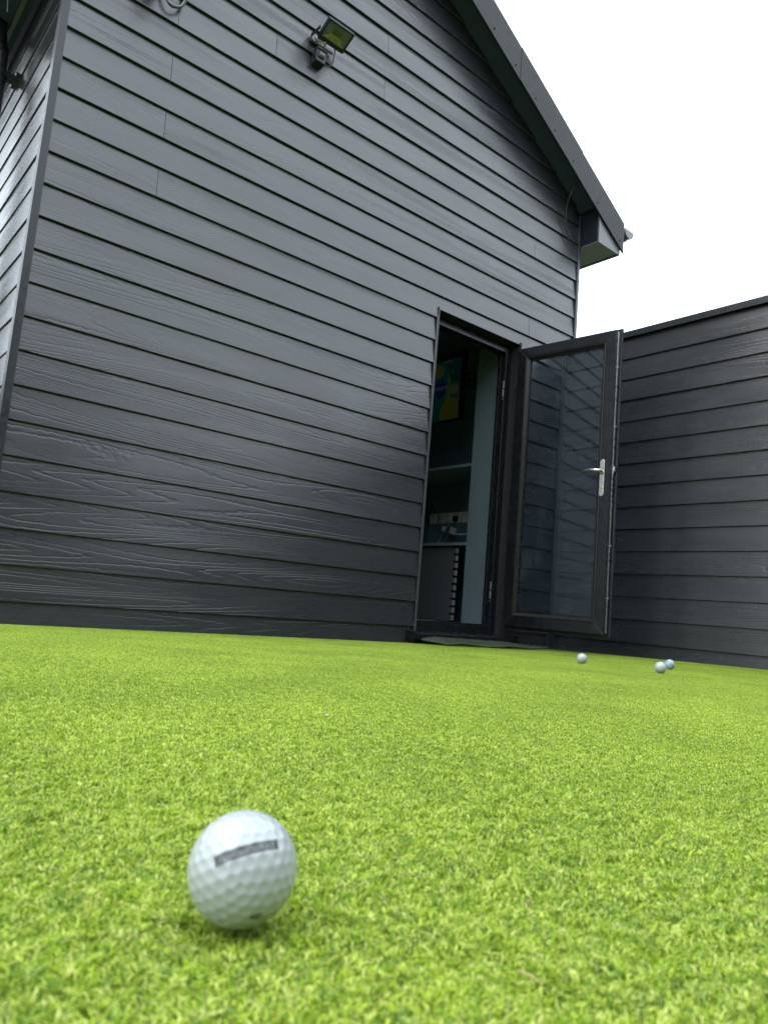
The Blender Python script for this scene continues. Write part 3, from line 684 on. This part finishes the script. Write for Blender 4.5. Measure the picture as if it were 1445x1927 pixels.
tv = empty('television', (3.88, 1.62, 2.12)); tag(tv, 'wall television lit green and teal seen through the doorway', 'television')
ty0, ty1, tz0, tz1 = 1.10, 2.14, 1.850, 2.432
def ts(o): o.matrix_parent_inverse = Matrix.Translation((-3.88, -1.62, -2.12)); return o
ts(MB().box((3.852, ty0 - .045, tz0 - .012), (3.884, ty1 + .012, tz1 + .05)).build('casing', M['black_plastic'], tv, .003))
ts(MB().box((3.8505, ty0, tz0), (3.8518, ty1, tz1)).build('screen', M['tv_teal'], tv))
def flat(name, pts_, mat, d):
    return ts(MB().prism([(3.8503 - d, y, z) for y, z in pts_], (.0003, 0, 0)).build(name, M[mat], tv))
def blob(cy, cz, ry, rz, n=16, seed=0, irr=.15):
    r = random.Random(seed); return [(cy + ry * math.cos(2 * math.pi * k / n) * (1 + r.uniform(-irr, irr)), cz + rz * math.sin(2 * math.pi * k / n) * (1 + r.uniform(-irr, irr))) for k in range(n)]
flat('picture_shape', [(ty0, tz0 + .001), (1.33, tz0 + .001), (1.345, 1.93), (1.30, 2.02), (1.22, 2.07), (ty0, 2.03)], 'tv_olive', .0006)
flat('picture_shape', blob(1.40, 2.33, .075, .075, 14, 3), 'tv_olive', .0006)
flat('picture_shape', [(1.285, 2.05), (1.255, 2.27), (1.235, 2.25), (1.21, 2.10), (1.235, 2.04)], 'tv_green', .0010)
flat('picture_shape', [(ty0, 2.18), (1.20, 2.22), (1.27, 2.36), (1.28, 2.42), (ty0, 2.42)], 'tv_dark', .0006)
flat('picture_shape', blob(1.165, 2.13, .055, .05, 14, 5), 'tv_tan', .0014)
flat('header_bar', [(ty0, 2.425), (1.62, 2.425), (1.62, 2.4315), (ty0, 2.4315)], 'tv_bar', .0018)
flat('menu_hexagon', [(1.35 + .083 * math.sin(math.pi / 3 * k), 2.157 + .095 * math.cos(math.pi / 3 * k)) for k in range(6)], 'tv_blue', .0018)
fc = bpy.data.curves.new('menu_text', 'FONT'); fc.body = 'IMPROVE'; fc.size = .046; fc.align_x = 'CENTER'; fc.align_y = 'CENTER'
to = bpy.data.objects.new('tmp_text', fc); COL.objects.link(to)
dg = bpy.context.evaluated_depsgraph_get(); me = bpy.data.meshes.new_from_object(to.evaluated_get(dg)); bpy.data.objects.remove(to); bpy.data.curves.remove(fc)
me.materials.clear(); me.materials.append(M['tv_white']); me.name = 'menu_text'
to = link(bpy.data.objects.new('menu_text', me), tv); ts(to)
to.matrix_basis = Matrix(((0, 0, -1, 3.8475), (-1, 0, 0, 1.352), (0, 1, 0, 2.163), (0, 0, 0, 1)))
flat('header_label', [(1.318, 2.405), (1.222, 2.405), (1.222, 2.421), (1.318, 2.421)], 'tv_tan', .0022)
flat('menu_cross', [(1.215, 2.285), (1.207, 2.285), (1.188, 2.325), (1.196, 2.325)], 'tv_tan', .0022); flat('menu_cross', [(1.188, 2.285), (1.196, 2.285), (1.215, 2.325), (1.207, 2.325)], 'tv_tan', .0026)
pc = empty('wall_card', (3.884, 1.0, 2.2)); tag(pc, 'small dark wall card with pale yellow corner shapes beside the television', 'card')
MB().box((-.008, -.065, -.075), (-.0005, .03, .065)).build('backing_card', M['black_plastic'], pc)
q_ = plain('pale yellow print', (.34, .33, .16), .6); M['yel'] = q_
MB().prism([(-.0095, -.035, .040), (-.0095, .020, .040), (-.0095, .010, .022), (-.0095, -.020, .0), (-.0095, -.035, .010)], (.001, 0, 0)).build('print', M['yel'], pc)
MB().prism([(-.0095, -.035, -.060), (-.0095, .006, -.060), (-.0095, .004, -.045), (-.0095, -.022, -.028), (-.0095, -.035, -.015)], (.001, 0, 0)).build('print', M['yel'], pc)

# ------------------------------------------------------------------ door mat
nxm, nym = 60, 14; rm = random.Random(4)
def mat_pt(i, j, top):
    u, v = i / nxm, j / nym
    x = 2.50 + u * .98 + .02 * math.sin(v * 3 + 1); y = -.305 + .02 * math.sin(u * 9) + v * .20 - u * .02
    lift = .004 + .034 * v * (1 - .35 * u) + .010 * (1 - v) ** 2 * math.sin(u * 7.5 + .3) ** 2
    edge = max(0, (u - .80) / .20) * .016 * v + max(0, (.12 - u) / .12) * .016 * v
    return (x, y, gz(x, y) + lift - edge + (.012 if top else 0))
vs_ = [mat_pt(i, j, True) for j in range(nym + 1) for i in range(nxm + 1)] + [mat_pt(i, j, False) for j in range(nym + 1) for i in range(nxm + 1)]
N = (nxm + 1) * (nym + 1); fs = []
for j in range(nym):
    for i in range(nxm):
        a = j * (nxm + 1) + i; fs += [(a, a + 1, a + nxm + 2, a + nxm + 1), (N + a + nxm + 1, N + a + nxm + 2, N + a + 1, N + a)]
for i in range(nxm): fs += [(i, N + i, N + i + 1, i + 1), (nym * (nxm + 1) + i + 1, N + nym * (nxm + 1) + i + 1, N + nym * (nxm + 1) + i, nym * (nxm + 1) + i)]
for j in range(nym): a = j * (nxm + 1); b = a + nxm; fs += [(a, a + nxm + 1, N + a + nxm + 1, N + a), (b + nxm + 1, b, N + b, N + b + nxm + 1)]
dm = empty('door_mat', (2.98, -.22, -.1)); tag(dm, 'grey green worn turf door mat with curled edge below the sill', 'door mat')
DI = Matrix.Translation((-2.98, .22, .1))
o = MB().add(vs_, fs, True).build('sheet', M['mat'], dm); o.matrix_parent_inverse = DI
vs_ = []; fs = []
for k in range(7000):
    u, v = rm.random(), rm.random() ** 1.3; p = Vector(mat_pt(u * nxm, v * nym, True)); a = rm.random() * 6.283
    w = Vector((math.cos(a), math.sin(a), 0)) * .0016; t = Vector((rm.uniform(-.004, .004), rm.uniform(-.004, .004), rm.uniform(.004, .008)))
    b = len(vs_); vs_ += [p - w, p + w, p + t]; fs.append((b, b + 1, b + 2))
o = MB().add(vs_, fs).build('pile', M['mat'], dm); o.matrix_parent_inverse = DI; o['kind'] = 'stuff'

# ------------------------------------------------------------------ golf balls
def geodesic(f):
    t = (1 + 5 ** .5) / 2
    V = np.array([(-1, t, 0), (1, t, 0), (-1, -t, 0), (1, -t, 0), (0, -1, t), (0, 1, t), (0, -1, -t), (0, 1, -t), (t, 0, -1), (t, 0, 1), (-t, 0, -1), (-t, 0, 1)], float)
    V /= np.linalg.norm(V[0])
    F = [(0, 11, 5), (0, 5, 1), (0, 1, 7), (0, 7, 10), (0, 10, 11), (1, 5, 9), (5, 11, 4), (11, 10, 2), (10, 7, 6), (7, 1, 8), (3, 9, 4), (3, 4, 2), (3, 2, 6), (3, 6, 8), (3, 8, 9), (4, 9, 5), (2, 4, 11), (6, 2, 10), (8, 6, 7), (9, 8, 1)]
    P = {}
    for a, b, c in F:
        for i in range(f + 1):
            for j in range(f + 1 - i):
                p = (V[a] * i + V[b] * j + V[c] * (f - i - j)); p /= np.linalg.norm(p); P[tuple(p.round(5))] = p
    return np.array(list(P.values()))
DIMP = geodesic(5)
def ball_material(name, marks):
    q = NT(name); tcn = q.n('ShaderNodeTexCoord').outputs['Object']
    nrm = q.n('ShaderNodeVectorMath', operation='NORMALIZE'); q.l(tcn, nrm.inputs[0]); col = None
    base = q.n('ShaderNodeRGB'); base.outputs[0].default_value = (.370, .405, .415, 1); col = base.outputs[0]
    def dotp(v):
        d = q.n('ShaderNodeVectorMath', operation='DOT_PRODUCT'); q.l(nrm.outputs[0], d.inputs[0]); d.inputs[1].default_value = v; return d.outputs['Value']
    for kind, a in marks:
        if kind == 'bar':
            e1, e2, e3, hl, hh, dark, letters = a
            x, y, z = dotp(e1), dotp(e2), dotp(e3)
            ax = q.math('ABSOLUTE', x); ay = q.math('ABSOLUTE', y)
            edge = q.math('MULTIPLY', q.math('SUBTRACT', q.noise(tcn, 330, 3), .5), .045)
            mk = q.math('MULTIPLY', q.rng(q.math('ADD', ay, edge), hh - .012, hh + .006, 1, 0), q.rng(ax, hl - .01, hl + .01, 1, 0))
            mk = q.math('MULTIPLY', mk, q.math('GREATER_THAN', z, 0))
            fade = q.rng(q.noise(tcn, 420, 3), .3, .75, .98, .86)
            mk = q.math('MULTIPLY', mk, fade)
            if letters:     # pale worn lettering inside the bar
                cxy = q.n('ShaderNodeCombineXYZ'); q.l(q.math('MULTIPLY', x, 21), cxy.inputs[0]); q.l(q.math('MULTIPLY', y, 26), cxy.inputs[1])
                br_ = q.n('ShaderNodeTexVoronoi', feature='DISTANCE_TO_EDGE'); br_.inputs['Scale'].default_value = 1.0; br_.inputs['Randomness'].default_value = .55; q.l(cxy.outputs[0], br_.inputs['Vector'])
                st = q.math('MULTIPLY', q.math('LESS_THAN', br_.outputs['Distance'], .065), q.rng(ay, hh * .35, hh * .62, 1, 0))
                st = q.math('MULTIPLY', st, q.rng(ax, hl * .82, hl * .9, 1, 0))
                mk = q.math('MULTIPLY', mk, q.math('SUBTRACT', 1.0, q.math('MULTIPLY', st, .50)))
            mx = q.n('ShaderNodeMixRGB'); q.l(mk, mx.inputs[0]); q.l(col, mx.inputs[1]); mx.inputs[2].default_value = dark + (1,); col = mx.outputs[0]
        if kind == 'band':
            e2, c0, w, colr = a
            y = dotp(e2); yy = q.math('ADD', y, q.math('MULTIPLY', q.math('SUBTRACT', q.noise(tcn, 110, 3), .5), .25))
            mk = q.rng(q.math('ABSOLUTE', q.math('SUBTRACT', yy, c0)), w * .7, w, 1, 0)
            mx = q.n('ShaderNodeMixRGB'); q.l(mk, mx.inputs[0]); q.l(col, mx.inputs[1]); mx.inputs[2].default_value = colr + (1,); col = mx.outputs[0]
    q.l(col, q.b.inputs['Base Color']); q.b.inputs['Roughness'].default_value = .28; q.b.inputs['Specular IOR Level'].default_value = .5
    q.b.inputs['Coat Weight'].default_value = .35; q.b.inputs['Coat Roughness'].default_value = .15
    q.b.inputs['Subsurface Weight'].default_value = .0
    return q.m
def ball_mesh(r, sub):
    bm = bmesh.new(); bmesh.ops.create_icosphere(bm, subdivisions=sub, radius=1.0)
    P = np.array([v.co for v in bm.verts]); P /= np.linalg.norm(P, axis=1)[:, None]
    dmax = np.empty(len(P))
    for i in range(0, len(P), 4000): dmax[i:i + 4000] = (P[i:i + 4000] @ DIMP.T).max(1)
    a = np.arccos(np.clip(dmax, -1, 1)); ra = .104
    t = np.clip(a / ra, 0, 1); dep = (1 - t ** 2) ** 1.0 * .0150
    dep = np.where(a < ra, dep, 0); rr = r * (1 - dep)
    for v, p, q_r in zip(bm.verts, P, rr): v.co = Vector(p * q_r)
    me = bpy.data.meshes.new('golf_ball'); bm.to_mesh(me); bm.free()
    for p in me.polygons: p.use_smooth = True
    return me
def vn(v): return Vector(v).normalized()
e3b = vn((-.365, -.705, .575)); L_, R__ = Vector((-.8296, -.3828, .4065)), Vector((.2158, -.7172, .6626))
e1b = (R__ - L_); e1b = (e1b - e3b * e1b.dot(e3b)).normalized(); e2b = e3b.cross(e1b)
off = (L_.dot(e2b) + R__.dot(e2b)) / 2
bar = ('bar', (tuple(e1b), tuple(e2b), tuple(e3b), .575, .094, (.006, .009, .012), True))
ek = vn((-.15, -.835, -.53)); e1k = vn(Vector((0, 0, 1)).cross(ek)); e2k = ek.cross(e1k)
mk2 = ('bar', (tuple(e1k), tuple(e2k), tuple(ek), .10, .07, (.05, .06, .06), True))
M['ball_a'] = ball_material('white ball with dark print', [bar, mk2])
M['ball_b'] = ball_material('white ball', [])
M['ball_c'] = ball_material('white ball with blue stripe', [('band', ((.55, -.42, .72), .02, .26, (.13, .36, .46)))])
def golf_ball(c, r, sub, mat, label):
    me = ball_mesh(r, sub); me.materials.append(M[mat]); o = bpy.data.objects.new('golf_ball', me); o.location = c; link(o)
    return tag(o, label, 'golf ball', 'golf balls on the turf')
NB = (-.5560, -3.2702, .0128)
golf_ball(NB, .02135, 7, 'ball_a', 'large near white golf ball with dark printed bar')
golf_ball((2.020, -1.621, gz(2.02, -1.621) + .0218), .0225, 5, 'ball_b', 'plain white golf ball alone in front of the open door')
golf_ball((1.964, -2.017, gz(1.964, -2.017) + .0218), .0225, 5, 'ball_b', 'plain white golf ball hiding part of the blue striped one')
golf_ball((2.440, -1.791, gz(2.44, -1.791) + .0218), .0225, 5, 'ball_c', 'white golf ball with blue stripe behind another ball')

# ------------------------------------------------------------------ litter on the turf
def scrap(name, x, y, pts_, mat, label, cat, lift=.001, th=.0006):
    z = gz(x, y) + lift; n = len(pts_)
    m = MB(); m.prism([(x + a, y + b, z + c) for a, b, c in pts_], (0, 0, th)); return tag(m.build(name, M[mat], None), label, cat)
scrap('dry_leaf', -.431, -3.313, [(-.0016, -.0008, .0), (0, -.0012, .0006), (.0018, -.0002, .001), (.0010, .0012, .0004), (-.0008, .0010, .0012)], 'leaf', 'tiny pinkish brown leaf fragment right of the near ball', 'leaf')
m = MB(); z = gz(-.488, -3.36) + .001; m.tube([(-.4890, -3.3545, z + .001), (-.4870, -3.3595, z + .0005), (-.4868, -3.3640, z)], [.0003, .0006, .0002], 7); tag(m.build('straw_stalk', M['straw'], None), 'short straw coloured stalk on the turf near the bottom edge', 'stalk')
scrap('petal', -.176, -2.799, [(-.003, -.002, 0), (.002, -.003, .001), (.0035, .001, .0015), (0, .003, .0005)], 'crumb', 'small pale petal lying on the middle of the turf', 'petal')

# ------------------------------------------------------------------ artificial turf: curly fibres, laid as tiles of one stuff object
TILE = .04
PAL = [((.385, .510, .046), .33), ((.215, .350, .018), .24), ((.600, .660, .185), .20), ((.058, .140, .006), .16), ((.135, .265, .075), .07)]
def tile_mesh(seed):
    # fibres stand in small tufts of one shade; every fibre is crimped and curls over at the tip
    rg = np.random.RandomState(seed); nc, per = 520, 11; n = nc * per
    cxy = rg.uniform(-TILE / 2, TILE / 2, (nc, 2)); cid = np.repeat(np.arange(nc), per)
    rad = rg.normal(0, .00070, (n, 2)); x = cxy[cid, 0] + rad[:, 0]; y = cxy[cid, 1] + rad[:, 1]
    cdir = rg.uniform(0, 2 * np.pi, nc)[cid]; ch = rg.uniform(.72, 1.12, nc)[cid]; ccurl = rg.choice([-1, 1], nc)[cid] * rg.uniform(.5, 1.5, nc)[cid]
    ang = cdir + rg.normal(0, .9, n); L = rg.uniform(.8, 1.15, n) * PILE * ch; lean = rg.uniform(.35, 1.1, n); wv = rg.uniform(.00020, .00034, n)
    K = 5; V = np.zeros((n, K, 2, 3)); p = np.stack([x, y, np.zeros(n)], 1); th = rg.uniform(.0, .3, n); a = ang.copy()
    for k in range(K):
        w = wv * (1 - .45 * (k / (K - 1)) ** 2); side = np.stack([-np.sin(a), np.cos(a), .4 * np.sin(a * 3)], 1)
        V[:, k, 0] = p - side * w[:, None]; V[:, k, 1] = p + side * w[:, None]
        st_ = L / (K - 1) * 1.55; th = th + lean * .62 + rg.normal(0, .25, n); a = a + ccurl * .75 + rg.normal(0, .55, n)
        p = p + np.stack([np.cos(a) * np.sin(th), np.sin(a) * np.sin(th), np.cos(th)], 1) * st_[:, None]
    V[..., 2] = np.clip(V[..., 2], -.001, PILE * 1.15)
    Q = V.reshape(n * K * 2, 3); F = []
    base = (np.arange(n) * K * 2)[:, None]
    for k in range(K - 1): F.append(base + np.array([2 * k, 2 * k + 1, 2 * k + 3, 2 * k + 2]))
    F = np.concatenate(F)
    me = bpy.data.meshes.new('fibre_tile'); me.from_pydata(Q.tolist(), [], F.tolist())
    pw = [w for _, w in PAL]; ci = rg.choice(len(PAL), nc, p=pw)[cid]; c2 = rg.choice(len(PAL), n, p=pw); ci = np.where(rg.uniform(size=n) < .22, c2, ci)
    C = np.array([c for c, _ in PAL])[ci] * rg.uniform(.85, 1.15, (n, 1)) * rg.uniform(.75, 1.25, (nc, 1))[cid]
    ca = me.color_attributes.new('fibre', 'FLOAT_COLOR', 'POINT'); cc = np.ones((n * K * 2, 4)); cc[:, :3] = np.repeat(C, K * 2, axis=0)
    ca.data.foreach_set('color', cc.ravel()); me.polygons.foreach_set('use_smooth', [True] * len(F)); me.materials.append(M['fibre']); return me
tiles = []
for s in range(6):
    o = bpy.data.objects.new('fibre_tile', tile_mesh(100 + s)); tiles.append(o)
pts_ = []; y = -5.0
st = TILE * .92
y = -5.0
while y < .0:
    x = -2.6
    while x < 3.945:
        xx, yy = x + random.uniform(-.004, .004), y + random.uniform(-.004, .004)
        dip = .0024 if math.hypot(xx - NB[0], yy - NB[1]) < .036 else 0     # pressed down a little under the near ball
        pts_.append((xx, min(yy, -.012), gz(xx, yy) - PILE - dip))
        x += st
    y += st
me = bpy.data.meshes.new('artificial_turf'); me.from_pydata(pts_, [], [])
N = len(pts_)
ra = me.attributes.new('spin', 'FLOAT', 'POINT'); ra.data.foreach_set('value', np.random.choice([0, 1, 2, 3], N) * math.pi / 2 + np.random.uniform(-.3, .3, N))
ia = me.attributes.new('pick', 'INT', 'POINT'); ia.data.foreach_set('value', np.random.randint(0, len(tiles), N).astype(np.int32))
turf = link(bpy.data.objects.new('artificial_turf', me)); me.materials.append(M['fibre'])
tag(turf, 'bright lime green artificial putting turf with short curly pile', 'turf', kind='stuff')
ng = bpy.data.node_groups.new('lay_turf', 'GeometryNodeTree')
ng.interface.new_socket('Geometry', in_out='INPUT', socket_type='NodeSocketGeometry'); ng.interface.new_socket('Geometry', in_out='OUTPUT', socket_type='NodeSocketGeometry')
gi = ng.nodes.new('NodeGroupInput'); go = ng.nodes.new('NodeGroupOutput'); iop = ng.nodes.new('GeometryNodeInstanceOnPoints'); jn = ng.nodes.new('GeometryNodeJoinGeometry')
for o in reversed(tiles):
    oi = ng.nodes.new('GeometryNodeObjectInfo'); oi.inputs['Object'].default_value = o; oi.inputs['As Instance'].default_value = True; ng.links.new(oi.outputs['Geometry'], jn.inputs[0])
a1 = ng.nodes.new('GeometryNodeInputNamedAttribute'); a1.data_type = 'INT'; a1.inputs['Name'].default_value = 'pick'
a2 = ng.nodes.new('GeometryNodeInputNamedAttribute'); a2.data_type = 'FLOAT'; a2.inputs['Name'].default_value = 'spin'
cx = ng.nodes.new('ShaderNodeCombineXYZ'); ng.links.new(a2.outputs['Attribute'], cx.inputs[2])
ng.links.new(gi.outputs[0], iop.inputs['Points']); ng.links.new(jn.outputs[0], iop.inputs['Instance']); iop.inputs['Pick Instance'].default_value = True
ng.links.new(a1.outputs['Attribute'], iop.inputs['Instance Index']); ng.links.new(cx.outputs[0], iop.inputs['Rotation']); ng.links.new(iop.outputs[0], go.inputs[0])
md = turf.modifiers.new('lay_turf', 'NODES'); md.node_group = ng
